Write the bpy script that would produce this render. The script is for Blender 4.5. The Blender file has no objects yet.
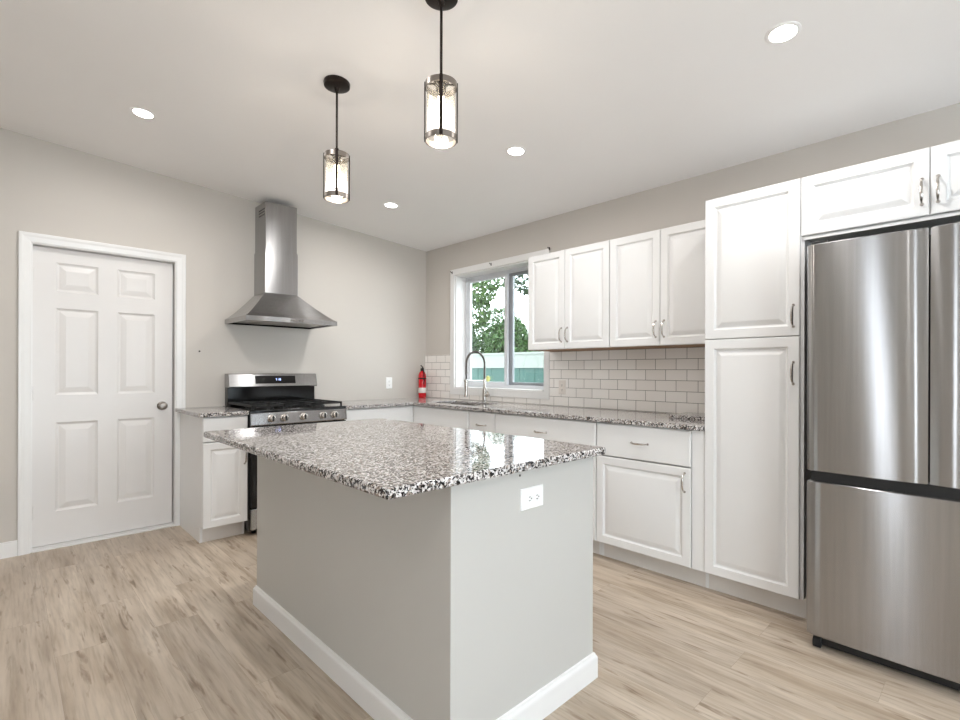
import bpy, bmesh, math, random
from mathutils import Vector, Matrix
random.seed(7)
PI = math.pi
scn = bpy.context.scene
COL = scn.collection

# ------------------------------------------------------------------ camera, world, large lights, exposure
cam_d = bpy.data.cameras.new('camera')
cam_d.sensor_width = 36.0
cam_d.lens = 494.37 / 960 * 36.0
cam_d.shift_y = 10.68 / 960
cam_d.clip_start = 0.05
cam = bpy.data.objects.new('camera', cam_d)
COL.objects.link(cam)
cam.matrix_world = (Matrix.Translation((-3.392, -4.406, 1.212)) @ Matrix.Rotation(-0.765, 4, 'Z')
                    @ Matrix.Rotation(PI / 2, 4, 'X') @ Matrix.Rotation(0.003, 4, 'Z'))
scn.camera = cam

world = bpy.data.worlds.new('overcast_sky')
scn.world = world
world.use_nodes = True
wn = world.node_tree
bgn = wn.nodes['Background']
bgn.inputs['Color'].default_value = (0.86, 0.93, 1.0, 1)
bgn.inputs['Strength'].default_value = 4.6

def area_light(name, loc, rot, sx, sy, energy, color):
    d = bpy.data.lights.new(name, 'AREA')
    d.shape = 'RECTANGLE'; d.size = sx; d.size_y = sy
    d.energy = energy; d.color = color
    o = bpy.data.objects.new(name, d); COL.objects.link(o)
    o.location = loc; o.rotation_euler = rot
    return o
# daylight entering through the rear glass door
area_light('daylight_rear', (-2.75, -7.02, 1.15), (PI / 2, 0, PI), 2.3, 2.0, 20, (0.62, 0.80, 1.0)).rotation_euler = (-PI / 2, 0, PI)
DOWN_W = 6.3       # each recessed lamp
PEND_W = 3.6        # each pendant lamp
scn.view_settings.view_transform = 'Standard'
scn.view_settings.look = 'None'
scn.view_settings.gamma = 1.0
scn.view_settings.use_curve_mapping = False
scn.view_settings.exposure = 0.55
scn.cycles.use_denoising = True

# ------------------------------------------------------------------ helpers
def lin(c):
    r = []
    for v in c[:3]:
        v /= 255.0
        r.append(v / 12.92 if v <= 0.04045 else ((v + 0.055) / 1.055) ** 2.4)
    return (r[0], r[1], r[2], 1.0)

class N:
    """small node-tree helper"""
    def __init__(s, name):
        s.m = bpy.data.materials.new(name); s.m.use_nodes = True
        s.t = s.m.node_tree; s.b = s.t.nodes['Principled BSDF']; s.out = s.t.nodes['Material Output']
    def n(s, typ, **kw):
        x = s.t.nodes.new(typ)
        for k, v in kw.items():
            if k in x.inputs: x.inputs[k].default_value = v
            else: setattr(x, k, v)
        return x
    def l(s, a, b): s.t.links.new(a, b)
    def coords(s, scale=(1, 1, 1), kind='Object'):
        tc = s.n('ShaderNodeTexCoord'); mp = s.n('ShaderNodeMapping')
        mp.inputs['Scale'].default_value = scale
        s.l(tc.outputs[kind], mp.inputs['Vector']); return mp.outputs['Vector']
    def ramp(s, fac, stops, interp='LINEAR'):
        r = s.n('ShaderNodeValToRGB'); cr = r.color_ramp; cr.interpolation = interp
        while len(cr.elements) < len(stops): cr.elements.new(0.5)
        for e, (p, c) in zip(cr.elements, stops): e.position = p; e.color = c
        s.l(fac, r.inputs['Fac']); return r.outputs['Color']
    def mix(s, fac, a, b, mode='MIX'):
        x = s.n('ShaderNodeMix', data_type='RGBA', blend_type=mode)
        for sock, v in ((x.inputs[0], fac), (x.inputs[6], a), (x.inputs[7], b)):
            if hasattr(v, 'links') or hasattr(v, 'is_linked'): s.l(v, sock)
            else: sock.default_value = v
        return x.outputs[2]
    def bump(s, h, strength=0.2, dist=0.002):
        b = s.n('ShaderNodeBump'); b.inputs['Strength'].default_value = strength; b.inputs['Distance'].default_value = dist
        s.l(h, b.inputs['Height']); s.l(b.outputs['Normal'], s.b.inputs['Normal'])

def paint(name, c, rough=0.5, var=0.03, scale=6.0, bump=0.0, metallic=0.0, bscale=180.0):
    k = N(name); co = k.coords()
    nz = k.n('ShaderNodeTexNoise', Scale=scale, Detail=3.0); k.l(co, nz.inputs['Vector'])
    base = lin(c)
    d = tuple(v * (1 - var) for v in base[:3]) + (1,); u = tuple(min(1, v * (1 + var)) for v in base[:3]) + (1,)
    k.l(k.ramp(nz.outputs['Fac'], [(0.3, d), (0.7, u)]), k.b.inputs['Base Color'])
    k.b.inputs['Roughness'].default_value = rough; k.b.inputs['Metallic'].default_value = metallic
    if bump:
        n2 = k.n('ShaderNodeTexNoise', Scale=bscale, Detail=2.0); k.l(co, n2.inputs['Vector'])
        k.bump(n2.outputs['Fac'], bump, 0.001)
    return k.m

def steel(name, c, rough=0.26, aniso=0.75, tangent=None, stretch=(2, 2, 400)):
    k = N(name); co = k.coords(stretch)
    nz = k.n('ShaderNodeTexNoise', Scale=1.0, Detail=4.0); k.l(co, nz.inputs['Vector'])
    b = lin(c)
    k.l(k.ramp(nz.outputs['Fac'], [(0.3, tuple(v * .93 for v in b[:3]) + (1,)), (0.7, tuple(min(1, v * 1.05) for v in b[:3]) + (1,))]), k.b.inputs['Base Color'])
    k.b.inputs['Metallic'].default_value = 1.0; k.b.inputs['Roughness'].default_value = rough
    if tangent:
        k.b.inputs['Anisotropic'].default_value = aniso
        v = k.n('ShaderNodeCombineXYZ')
        for i in range(3): v.inputs[i].default_value = tangent[i]
        k.l(v.outputs[0], k.b.inputs['Tangent'])
    return k.m

def emit(name, c, strength):
    k = N(name)
    k.b.inputs['Base Color'].default_value = c; k.b.inputs['Emission Color'].default_value = c
    k.b.inputs['Emission Strength'].default_value = strength
    return k.m

def thin_glass(name, tint=(1, 1, 1, 1), rough=0.0, seed=0.0):
    k = N(name)
    tr = k.n('ShaderNodeBsdfTransparent'); tr.inputs['Color'].default_value = tint
    gl = k.n('ShaderNodeBsdfGlossy'); gl.inputs['Roughness'].default_value = rough
    fr = k.n('ShaderNodeFresnel'); ge = k.n('ShaderNodeNewGeometry'); ma = k.n('ShaderNodeMath', operation='MULTIPLY_ADD')
    k.l(ge.outputs['Backfacing'], ma.inputs[0]); ma.inputs[1].default_value = -0.7603; ma.inputs[2].default_value = 1.45
    k.l(ma.outputs[0], fr.inputs['IOR'])
    mx = k.n('ShaderNodeMixShader')
    k.l(fr.outputs['Fac'], mx.inputs['Fac']); k.l(tr.outputs[0], mx.inputs[1]); k.l(gl.outputs[0], mx.inputs[2])
    sh = mx.outputs[0]
    if seed:
        tl = k.n('ShaderNodeBsdfTranslucent'); tl.inputs['Color'].default_value = (0.95, 0.92, 0.86, 1)
        m2 = k.n('ShaderNodeMixShader'); m2.inputs['Fac'].default_value = seed
        k.l(sh, m2.inputs[1]); k.l(tl.outputs[0], m2.inputs[2]); sh = m2.outputs[0]
    k.l(sh, k.out.inputs['Surface'])
    return k.m

# ---- materials
M = {}
M['wall'] = paint('grey_wall_paint', (203, 196, 188), 0.62, 0.012, 1.5, 0.05)
M['ceiling'] = paint('ceiling_paint', (246, 243, 241), 0.8, 0.01, 1.5, 0.04)
M['island'] = paint('grey_island_paint', (196, 193, 188), 0.5, 0.012, 1.5, 0.05)
M['trim'] = paint('white_trim_paint', (234, 232, 230), 0.32, 0.01)
M['door'] = paint('white_door_paint', (226, 222, 219), 0.36, 0.012, 3, 0.04, bscale=60)
M['cab'] = paint('white_cabinet_thermofoil', (231, 230, 229), 0.26, 0.008)
M['cab_in'] = paint('cabinet_underside_board', (150, 112, 78), 0.6, 0.15, 20)
M['toe'] = paint('white_toe_kick_board', (214, 208, 202), 0.5, 0.03)
M['plate'] = paint('white_plastic', (244, 243, 241), 0.3, 0.01)
M['plate_b'] = paint('almond_plastic', (228, 220, 212), 0.3, 0.01)
M['slot'] = paint('dark_slot', (70, 66, 62), 0.6, 0.05)
M['black'] = paint('black_enamel', (14, 13, 13), 0.12, 0.1)
M['iron'] = paint('cast_iron_black', (20, 19, 19), 0.45, 0.2, 60, 0.3)
M['rubber'] = paint('black_rubber', (18, 18, 18), 0.7, 0.1)
M['bronze'] = paint('dark_bronze_metal', (46, 38, 34), 0.36, 0.15, 20, metallic=0.7)
M['nickel'] = steel('satin_nickel', (196, 190, 184), 0.22)
M['band'] = steel('brushed_nickel_band', (146, 139, 133), 0.3)
M['gap'] = paint('fridge_dark_side', (36, 32, 30), 0.45, 0.1)
M['kick'] = paint('fridge_black_plastic', (24, 23, 23), 0.5, 0.1)
M['fridge'] = steel('fridge_brushed_steel', (170, 169, 169), 0.22, 1.0, (0.03, 0.02, 1), (60, 60, 1.5))
M['steelx'] = steel('hood_brushed_steel', (172, 171, 171), 0.22, 0.9, (0.03, 0.02, 1), (60, 60, 1.5))
M['red'] = paint('red_enamel', (206, 24, 34), 0.22, 0.05)
M['label_w'] = paint('white_label', (232, 226, 220), 0.45, 0.05, 90)
M['yellow'] = paint('pale_yellow_plastic', (232, 232, 150), 0.4, 0.05)
M['vinyl'] = paint('grey_white_vinyl', (214, 216, 220), 0.4, 0.02)
M['vinyl_d'] = paint('grey_vinyl_track', (150, 154, 158), 0.45, 0.03)
M['glass'] = thin_glass('window_glass', (0.97, 0.99, 0.98, 1))
M['tinted'] = thin_glass('side_window_glass', (0.97, 0.97, 0.97, 1))
M['lampglass'] = thin_glass('pendant_glass', (0.99, 0.96, 0.91, 1), seed=0.10)
M['lens'] = emit('recessed_lens', (1, 0.97, 0.92, 1), 9.0)
M['bulb'] = emit('pendant_bulb', (1, 0.88, 0.66, 1), 8.0)
M['lcd'] = emit('clock_digits', (0.55, 0.65, 1.0, 1), 1.2)
M['bark'] = paint('tree_bark', (88, 74, 60), 0.9, 0.2, 30, 0.5, bscale=40)
M['ground'] = paint('back_yard_ground', (74, 78, 54), 0.95, 0.2, 3)
M['fence'] = paint('teal_fence_paint', (40, 78, 70), 0.6, 0.06, 5)
M['rail'] = paint('white_fence_rail', (128, 134, 128), 0.6, 0.03)

def leaf_mat(name, a, b):
    k = N(name); co = k.coords()
    nz = k.n('ShaderNodeTexNoise', Scale=14.0, Detail=3.0); k.l(co, nz.inputs['Vector'])
    k.l(k.ramp(nz.outputs['Fac'], [(0.32, lin(a)), (0.68, lin(b))]), k.b.inputs['Base Color'])
    k.b.inputs['Roughness'].default_value = 0.55
    return k.m
M['leaf1'] = leaf_mat('shrub_leaves', (16, 46, 22), (66, 100, 38))
M['leaf2'] = leaf_mat('tree_leaves', (26, 56, 26), (84, 116, 48))
M['leaf3'] = leaf_mat('dark_tree_leaves', (20, 40, 28), (52, 78, 46))

def granite():
    k = N('speckled_granite'); co = k.coords()
    v1 = k.n('ShaderNodeTexVoronoi', Scale=150.0); k.l(co, v1.inputs['Vector'])
    v2 = k.n('ShaderNodeTexVoronoi', Scale=250.0); k.l(co, v2.inputs['Vector'])
    s1 = k.n('ShaderNodeSeparateColor'); k.l(v1.outputs['Color'], s1.inputs[0])
    s2 = k.n('ShaderNodeSeparateColor'); k.l(v2.outputs['Color'], s2.inputs[0])
    c1 = k.ramp(s1.outputs[0], [(0.0, lin((16, 16, 19))), (0.19, lin((92, 86, 84))), (0.30, lin((156, 142, 132))), (0.40, lin((196, 190, 187))), (0.74, lin((224, 220, 218)))], 'CONSTANT')
    msk = k.ramp(s2.outputs[1], [(0.0, (1, 1, 1, 1)), (0.21, (0, 0, 0, 1))], 'CONSTANT')
    k.l(k.mix(msk, c1, lin((30, 28, 31))), k.b.inputs['Base Color'])
    k.b.inputs['Roughness'].default_value = 0.045
    k.b.inputs['IOR'].default_value = 1.6
    return k.m
M['granite'] = granite()

def floor_mat():
    k = N('vinyl_oak_planks')
    tc = k.n('ShaderNodeTexCoord'); sp = k.n('ShaderNodeSeparateXYZ'); k.l(tc.outputs['Object'], sp.inputs[0])
    cb = k.n('ShaderNodeCombineXYZ'); k.l(sp.outputs['Y'], cb.inputs['X']); k.l(sp.outputs['X'], cb.inputs['Y'])
    br = k.n('ShaderNodeTexBrick', offset=0.37, offset_frequency=2, squash=1.0)
    br.inputs['Scale'].default_value = 1.0; br.inputs['Brick Width'].default_value = 1.22; br.inputs['Row Height'].default_value = 0.18
    br.inputs['Mortar Size'].default_value = 0.0006; br.inputs['Mortar Smooth'].default_value = 0.3
    br.inputs['Color1'].default_value = (0, 0, 0, 1); br.inputs['Color2'].default_value = (1, 1, 1, 1); br.inputs['Mortar'].default_value = (0.5, 0.5, 0.5, 1)
    k.l(cb.outputs[0], br.inputs['Vector'])
    off = k.n('ShaderNodeVectorMath', operation='SCALE'); off.inputs['Scale'].default_value = 37.0
    k.l(br.outputs['Color'], off.inputs[0])
    add = k.n('ShaderNodeVectorMath', operation='ADD'); k.l(cb.outputs[0], add.inputs[0]); k.l(off.outputs[0], add.inputs[1])
    def grain(sc, scale, det, dist=0.0):
        mp = k.n('ShaderNodeMapping'); mp.inputs['Scale'].default_value = sc; k.l(add.outputs[0], mp.inputs['Vector'])
        nz = k.n('ShaderNodeTexNoise', Scale=scale, Detail=det, Distortion=dist); k.l(mp.outputs[0], nz.inputs['Vector']); return nz.outputs['Fac']
    g1 = grain((1.6, 13, 1), 1.0, 8, 0.25); g2 = grain((5.0, 75, 1), 1.0, 6, 0.2); g3 = grain((3.2, 24, 1), 1.5, 12, 0.5)
    base = k.ramp(g1, [(0.28, lin((164, 146, 126))), (0.5, lin((190, 175, 157))), (0.72, lin((207, 193, 176)))])
    tone = k.ramp(br.outputs['Color'], [(0.0, (0.91, 0.90, 0.90, 1)), (1.0, (1.03, 1.02, 1.01, 1))])
    base = k.mix(1.0, base, tone, 'MULTIPLY')
    fine = k.ramp(g2, [(0.32, (0.80, 0.79, 0.78, 1)), (0.56, (1, 1, 1, 1))])
    base = k.mix(1.0, base, fine, 'MULTIPLY')
    dark = k.ramp(g3, [(0.59, (1, 1, 1, 1)), (0.70, (0.60, 0.54, 0.49, 1))])
    base = k.mix(1.0, base, dark, 'MULTIPLY')
    base = k.mix(br.outputs['Fac'], base, lin((150, 134, 118)))
    k.l(base, k.b.inputs['Base Color'])
    k.b.inputs['Roughness'].default_value = 0.42
    k.bump(g2, 0.08, 0.001)
    return k.m
M['floor'] = floor_mat()

def tile_mat():
    k = N('white_subway_tile')
    tc = k.n('ShaderNodeTexCoord'); sp = k.n('ShaderNodeSeparateXYZ'); k.l(tc.outputs['Object'], sp.inputs[0])
    cb = k.n('ShaderNodeCombineXYZ'); k.l(sp.outputs['Y'], cb.inputs['X']); k.l(sp.outputs['Z'], cb.inputs['Y'])
    mp = k.n('ShaderNodeMapping'); mp.inputs['Location'].default_value = (0.043, -0.918 + 0.0762 * 40, 0); k.l(cb.outputs[0], mp.inputs['Vector'])
    br = k.n('ShaderNodeTexBrick', offset=0.5, offset_frequency=2, squash=1.0)
    br.inputs['Scale'].default_value = 1.0; br.inputs['Brick Width'].default_value = 0.1524; br.inputs['Row Height'].default_value = 0.0762
    br.inputs['Mortar Size'].default_value = 0.0017; br.inputs['Mortar Smooth'].default_value = 0.15
    br.inputs['Color1'].default_value = lin((243, 238, 232)); br.inputs['Color2'].default_value = lin((248, 244, 239)); br.inputs['Mortar'].default_value = lin((122, 113, 105))
    k.l(mp.outputs[0], br.inputs['Vector'])
    k.l(br.outputs['Color'], k.b.inputs['Base Color'])
    rr = k.ramp(br.outputs['Fac'], [(0, (0.12, 0.12, 0.12, 1)), (1, (0.8, 0.8, 0.8, 1))])
    k.l(rr, k.b.inputs['Roughness'])
    inv = k.n('ShaderNodeMath', operation='SUBTRACT'); inv.inputs[0].default_value = 1.0; k.l(br.outputs['Fac'], inv.inputs[1])
    k.bump(inv.outputs[0], 0.5, 0.002)
    return k.m
M['tile'] = tile_mat()

# ---- object helpers
def tag(o, label=None, cat=None, group=None, kind=None):
    if label: o['label'] = label
    if cat: o['category'] = cat
    if group: o['group'] = group
    if kind: o['kind'] = kind
    return o

def thing(name, label, cat, loc=(0, 0, 0), rotz=0.0, group=None):
    o = bpy.data.objects.new(name, None); COL.objects.link(o)
    o.empty_display_size = 0.1
    o.location = loc; o.rotation_euler = (0, 0, rotz)
    return tag(o, label, cat, group)

def obj(name, bm, mat, parent=None, bevel=0.0, seg=2, smooth=False, label=None, auto=35):
    bmesh.ops.recalc_face_normals(bm, faces=bm.faces[:])
    me = bpy.data.meshes.new(name); bm.to_mesh(me); bm.free()
    o = bpy.data.objects.new(name, me); COL.objects.link(o)
    for mm in (mat if isinstance(mat, (list, tuple)) else [mat]): me.materials.append(mm)
    if parent: o.parent = parent
    if smooth or bevel:
        for p in me.polygons: p.use_smooth = True
        me.set_sharp_from_angle(angle=math.radians(auto))
    if bevel:
        md = o.modifiers.new('bevel', 'BEVEL'); md.width = bevel; md.segments = seg; md.limit_method = 'ANGLE'; md.angle_limit = math.radians(40)
        md.harden_normals = True
    if label: o['label'] = label
    return o

def struct(name, bm, mat, label, cat, bevel=0.0, parent=None):
    o = obj(name, bm, mat, parent, bevel)
    return tag(o, label, cat, None, 'structure')

def B(): return bmesh.new()

def box(bm, x0, x1, y0, y1, z0, z1, mi=0):
    x0, x1 = sorted((x0, x1)); y0, y1 = sorted((y0, y1)); z0, z1 = sorted((z0, z1))
    v = [bm.verts.new(p) for p in ((x0, y0, z0), (x1, y0, z0), (x1, y1, z0), (x0, y1, z0), (x0, y0, z1), (x1, y0, z1), (x1, y1, z1), (x0, y1, z1))]
    for f in ((3, 2, 1, 0), (4, 5, 6, 7), (0, 1, 5, 4), (1, 2, 6, 5), (2, 3, 7, 6), (3, 0, 4, 7)):
        bm.faces.new([v[i] for i in f]).material_index = mi
    return bm

def loft(bm, rings, caps=True, closed=True):
    vr = [[bm.verts.new(p) for p in r] for r in rings]
    n = len(vr[0])
    for a, b in zip(vr, vr[1:]):
        for i in range(n if closed else n - 1):
            j = (i + 1) % n
            bm.faces.new((a[i], a[j], b[j], b[i]))
    if caps:
        bm.faces.new(vr[0][::-1]); bm.faces.new(vr[-1])
    return bm

def circ(c, r, n, axis='z', ph=0.0):
    out = []
    for i in range(n):
        a = ph + 2 * PI * i / n; u, w = r * math.cos(a), r * math.sin(a)
        out.append({'z': (c[0] + u, c[1] + w, c[2]), 'y': (c[0] + u, c[1], c[2] + w), 'x': (c[0], c[1] + u, c[2] + w)}[axis])
    return out

def lathe(bm, prof, c=(0, 0, 0), n=32, axis='z', caps=True):
    """prof: list of (radius, height along axis)"""
    rings = []
    for r, h in prof:
        cc = {'z': (c[0], c[1], c[2] + h), 'y': (c[0], c[1] + h, c[2]), 'x': (c[0] + h, c[1], c[2])}[axis]
        rings.append(circ(cc, max(r, 1e-5), n, axis))
    return loft(bm, rings, caps)

def cyl(bm, c, r, h0, h1, n=24, axis='z'): return lathe(bm, [(r, h0), (r, h1)], c, n, axis)

def tube(bm, pts, r, n=10, radii=None):
    pts = [Vector(p) for p in pts]
    t = (pts[1] - pts[0]).normalized()
    up = Vector((0, 0, 1)) if abs(t.z) < 0.9 else Vector((1, 0, 0))
    u = t.cross(up).normalized(); rings = []
    for i, p in enumerate(pts):
        if i == 0: tt = pts[1] - pts[0]
        elif i == len(pts) - 1: tt = pts[-1] - pts[-2]
        else: tt = pts[i + 1] - pts[i - 1]
        tt.normalize()
        u = (u - tt * u.dot(tt)).normalized(); w = tt.cross(u)
        rr = radii[i] if radii else r
        rings.append([p + (u * math.cos(2 * PI * k / n) + w * math.sin(2 * PI * k / n)) * rr for k in range(n)])
    return loft(bm, rings)

def grid_slab(bm, us, vs, keep, a0, a1, axis):
    """cells of a grid (us x vs) kept by keep(i, j), extruded along axis from a0 to a1, one closed mesh"""
    def P(u, v, a):
        return {'z': (u, v, a), 'x': (a, u, v), 'y': (u, a, v)}[axis]
    V = {}
    def vert(i, j, s):
        if (i, j, s) not in V: V[(i, j, s)] = bm.verts.new(P(us[i], vs[j], (a0, a1)[s]))
        return V[(i, j, s)]
    nu, nv = len(us) - 1, len(vs) - 1
    K = lambda i, j: 0 <= i < nu and 0 <= j < nv and keep(i, j)
    for i in range(nu):
        for j in range(nv):
            if not K(i, j): continue
            for s in (0, 1):
                bm.faces.new([vert(i, j, s), vert(i + 1, j, s), vert(i + 1, j + 1, s), vert(i, j + 1, s)])
            if not K(i - 1, j): bm.faces.new([vert(i, j, 0), vert(i, j + 1, 0), vert(i, j + 1, 1), vert(i, j, 1)])
            if not K(i + 1, j): bm.faces.new([vert(i + 1, j, 0), vert(i + 1, j + 1, 0), vert(i + 1, j + 1, 1), vert(i + 1, j, 1)])
            if not K(i, j - 1): bm.faces.new([vert(i, j, 0), vert(i + 1, j, 0), vert(i + 1, j, 1), vert(i, j, 1)])
            if not K(i, j + 1): bm.faces.new([vert(i, j + 1, 0), vert(i + 1, j + 1, 0), vert(i + 1, j + 1, 1), vert(i, j + 1, 1)])
    return bm

def rrect(x0, x1, z0, z1, y): return [(x0, y, z0), (x1, y, z0), (x1, y, z1), (x0, y, z1)]

def panel_face(bm, x0, x1, z0, z1, yb, yf, steps, holes=None):
    """slab from yb (back) to yf (front, smaller y) whose front carries nested rectangle steps (inset, depth)"""
    rings = [rrect(x0, x1, z0, z1, yb)]
    for ins, dep in steps:
        rings.append(rrect(x0 + ins, x1 - ins, z0 + ins, z1 - ins, yf + dep))
    return loft(bm, rings)

RAISED = [(0.0, 0.004), (0.0015, 0.0012), (0.004, 0.0), (0.048, 0.0), (0.050, 0.004), (0.056, 0.011), (0.062, 0.012), (0.066, 0.0095), (0.086, 0.002), (0.089, 0.0012)]
SLAB = [(0.0, 0.006), (0.002, 0.003), (0.007, 0.0), (0.03, 0.0)]

def pull(parent, x, z, vertical, y, L=0.105, out=0.030):
    """bow pull: two posts and an arched, swelling bar"""
    bm = B(); pts = []; rad = []
    for i in range(17):
        t = i / 16; s = (t - 0.5) * L
        d = -out * (1 - (2 * t - 1) ** 4) - 0.001
        pts.append((x, y + d, z + s) if vertical else (x + s, y + d, z))
        rad.append(0.0036 + 0.0026 * math.sin(PI * t))
    tube(bm, pts, 0.005, 10, rad)
    for s in (-1, 1):
        c = (x, y, z + s * L / 2) if vertical else (x + s * L / 2, y, z)
        lathe(bm, [(0.0075, 0.0), (0.0065, -0.004), (0.004, -0.008)], c, 14, 'y')
    return obj('handle', bm, M['nickel'], parent, smooth=True, label='satin nickel bow handle')

def front(parent, kind, x0, x1, z0, z1, yf, hx=None, hz=None, hv=True, g=0.0015):
    """a door (raised panel) or drawer front (slab) with its pull"""
    bm = B()
    panel_face(bm, x0 + g, x1 - g, z0 + g, z1 - g, yf + 0.019, yf, RAISED if kind == 'door' else SLAB)
    o = obj(kind, bm, M['cab'], parent, smooth=True, auto=20)
    if hx is not None: pull(o, hx, hz, hv, yf)
    return o

def carcass(parent, w, d, z0, z1, toe=True, x0=0.0, shelf=True, wallgap=0.003):
    """panels of a cabinet box; back at y=0, front at y=-d"""
    bm = B(); t = 0.018
    zb = 0.0 if not toe else 0.0
    box(bm, x0, x0 + t, -d, -wallgap, z0, z1); box(bm, x0 + w - t, x0 + w, -d, -wallgap, z0, z1)
    box(bm, x0 + t, x0 + w - t, -d, -wallgap, z0, z0 + t); box(bm, x0 + t, x0 + w - t, -wallgap - 0.012, -wallgap, z0 + t, z1)
    box(bm, x0 + t, x0 + w - t, -d, -d + t, z1 - 0.03, z1)
    if toe:
        for q in (x0, x0 + w - t): box(bm, q, q + t, -d + 0.055, -wallgap, 0, z0)
    o = obj('body', bm, M['cab'], parent)
    if toe:
        bm = B(); box(bm, x0 + t, x0 + w - t, -d + 0.055, -d + 0.073, 0, z0)
        obj('toe_kick', bm, M['toe'], parent)
    return o

# ------------------------------------------------------------------ room shell
CA, CH = -0.0631, 2.54                       # the ceiling slopes: z = CH + CA * x
RX, RY = -5.2, -7.0                          # far walls
def cz(x): return CH + CA * x

bm = B(); box(bm, RX - 0.2, 0.2, RY - 0.2, 0.2, -0.1, 0.0)
struct('floor', bm, M['floor'], 'greige oak vinyl plank floor running toward the stove wall', 'floor')
bm = B()
loft(bm, [[(RX - 0.2, RY - 0.2, cz(RX - 0.2)), (0.2, RY - 0.2, cz(0.2)), (0.2, RY - 0.2, cz(0.2) + 0.12), (RX - 0.2, RY - 0.2, cz(RX - 0.2) + 0.12)],
          [(RX - 0.2, 0.2, cz(RX - 0.2)), (0.2, 0.2, cz(0.2)), (0.2, 0.2, cz(0.2) + 0.12), (RX - 0.2, 0.2, cz(RX - 0.2) + 0.12)]])
struct('ceiling', bm, M['ceiling'], 'smooth off-white ceiling sloping up away from the window wall', 'ceiling')

def top_fix(bm, zt):                          # let wall tops follow the slope
    for v in bm.verts:
        if abs(v.co.z - zt) < 1e-4: v.co.z = cz(v.co.x)
    return bm
# stove wall with the door opening (left in the photo)
DX0, DX1, DZ = -3.277, -2.430, 2.054
bm = grid_slab(B(), [RX - 0.2, DX0, DX1, 0.2], [0, DZ, 3.0], lambda i, j: not (i == 1 and j == 0), 0.0, 0.2, 'y')
struct('wall_left', top_fix(bm, 3.0), M['wall'], 'warm grey painted wall behind the stove and hood', 'wall')
# window wall (right in the photo)
WY0, WY1, WZ0, WZ1 = -1.69, -0.50, 1.03, 2.205
bm = grid_slab(B(), [RY - 0.2, WY0, WY1, 0.0], [0, WZ0, WZ1, 3.0], lambda i, j: not (i == 1 and j == 1), 0.0, 0.2, 'x')
struct('wall_right', top_fix(bm, 3.0), M['wall'], 'warm grey painted wall with the window over the sink', 'wall')
# walls behind the camera, with the openings daylight comes through
bm = grid_slab(B(), [RX, -3.95, -1.55, 0.0], [0, 0.02, 2.15, 3.0], lambda i, j: not (i == 1 and j == 1), RY, RY - 0.2, 'y')
struct('wall_back', top_fix(bm, 3.0), M['wall'], 'warm grey painted wall behind the camera with the patio door', 'wall')
bm = grid_slab(B(), [RY, -5.80, -5.44, -3.76, -3.44, 0.0], [0, 0.05, 2.35, 3.0], lambda i, j: not (i in (1, 3) and j == 1), RX, RX - 0.2, 'x')
struct('wall_side', top_fix(bm, 3.0), M['wall'], 'warm grey painted wall opposite the refrigerator with two windows', 'wall')
def simple_window(name, axis, a, u0, u1, v0, v1, label, mull, gm='glass'):
    bm = B(); f = 0.05
    us = [u0, u0 + f] + [v for m_ in mull for v in (m_ - f / 2, m_ + f / 2)] + [u1 - f, u1]
    grid_slab(bm, us, [v0, v0 + f, v1 - f, v1], lambda i, j: j != 1 or i % 2 == 0, a - 0.03, a + 0.03, axis)
    o = struct(name, bm, M['trim'], label, 'window')
    bm = B()
    if axis == 'x': box(bm, a - 0.003, a + 0.003, u0 + f, u1 - f, v0 + f, v1 - f)
    else: box(bm, u0 + f, u1 - f, a - 0.003, a + 0.003, v0 + f, v1 - f)
    obj('pane', bm, M[gm], o)
simple_window('door_2', 'y', RY - 0.1, -3.95, -1.55, 0.02, 2.15, 'white sliding glass patio door behind the camera', [-2.75])
simple_window('window_2', 'x', RX - 0.1, -3.76, -3.44, 0.05, 2.35, 'white window in the wall opposite the refrigerator', [], 'tinted')
simple_window('window_3', 'x', RX - 0.1, -5.80, -5.44, 0.05, 2.35, 'white window nearer the patio door', [], 'tinted')

# baseboards
def baseboard(bm, pts_a, pts_b, horiz):
    pass
bm = B(); box(bm, RX, -3.334, -0.014, 0.0, 0, 0.088); box(bm, RX, -3.334, -0.009, 0.0, 0.088, 0.1)
struct('baseboard_left', bm, M['trim'], 'white baseboard left of the panel door', 'baseboard')
bm = B(); box(bm, RX, -4.0, RY, RY + 0.014, 0, 0.1); box(bm, -1.5, 0, RY, RY + 0.014, 0, 0.1)
struct('baseboard_back', bm, M['trim'], 'white baseboard either side of the patio door', 'baseboard')
bm = B(); box(bm, RX, RX + 0.014, RY + 0.014, -5.81, 0, 0.1); box(bm, RX, RX + 0.014, -5.43, -3.77, 0, 0.1); box(bm, RX, RX + 0.014, -3.43, -0.014, 0, 0.1)
struct('baseboard_side', bm, M['trim'], 'white baseboard below the side windows', 'baseboard')
bm = B(); box(bm, -0.014, 0, RY + 0.014, -4.75, 0, 0.1)
struct('baseboard_right', bm, M['trim'], 'white baseboard past the refrigerator', 'baseboard')

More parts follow.
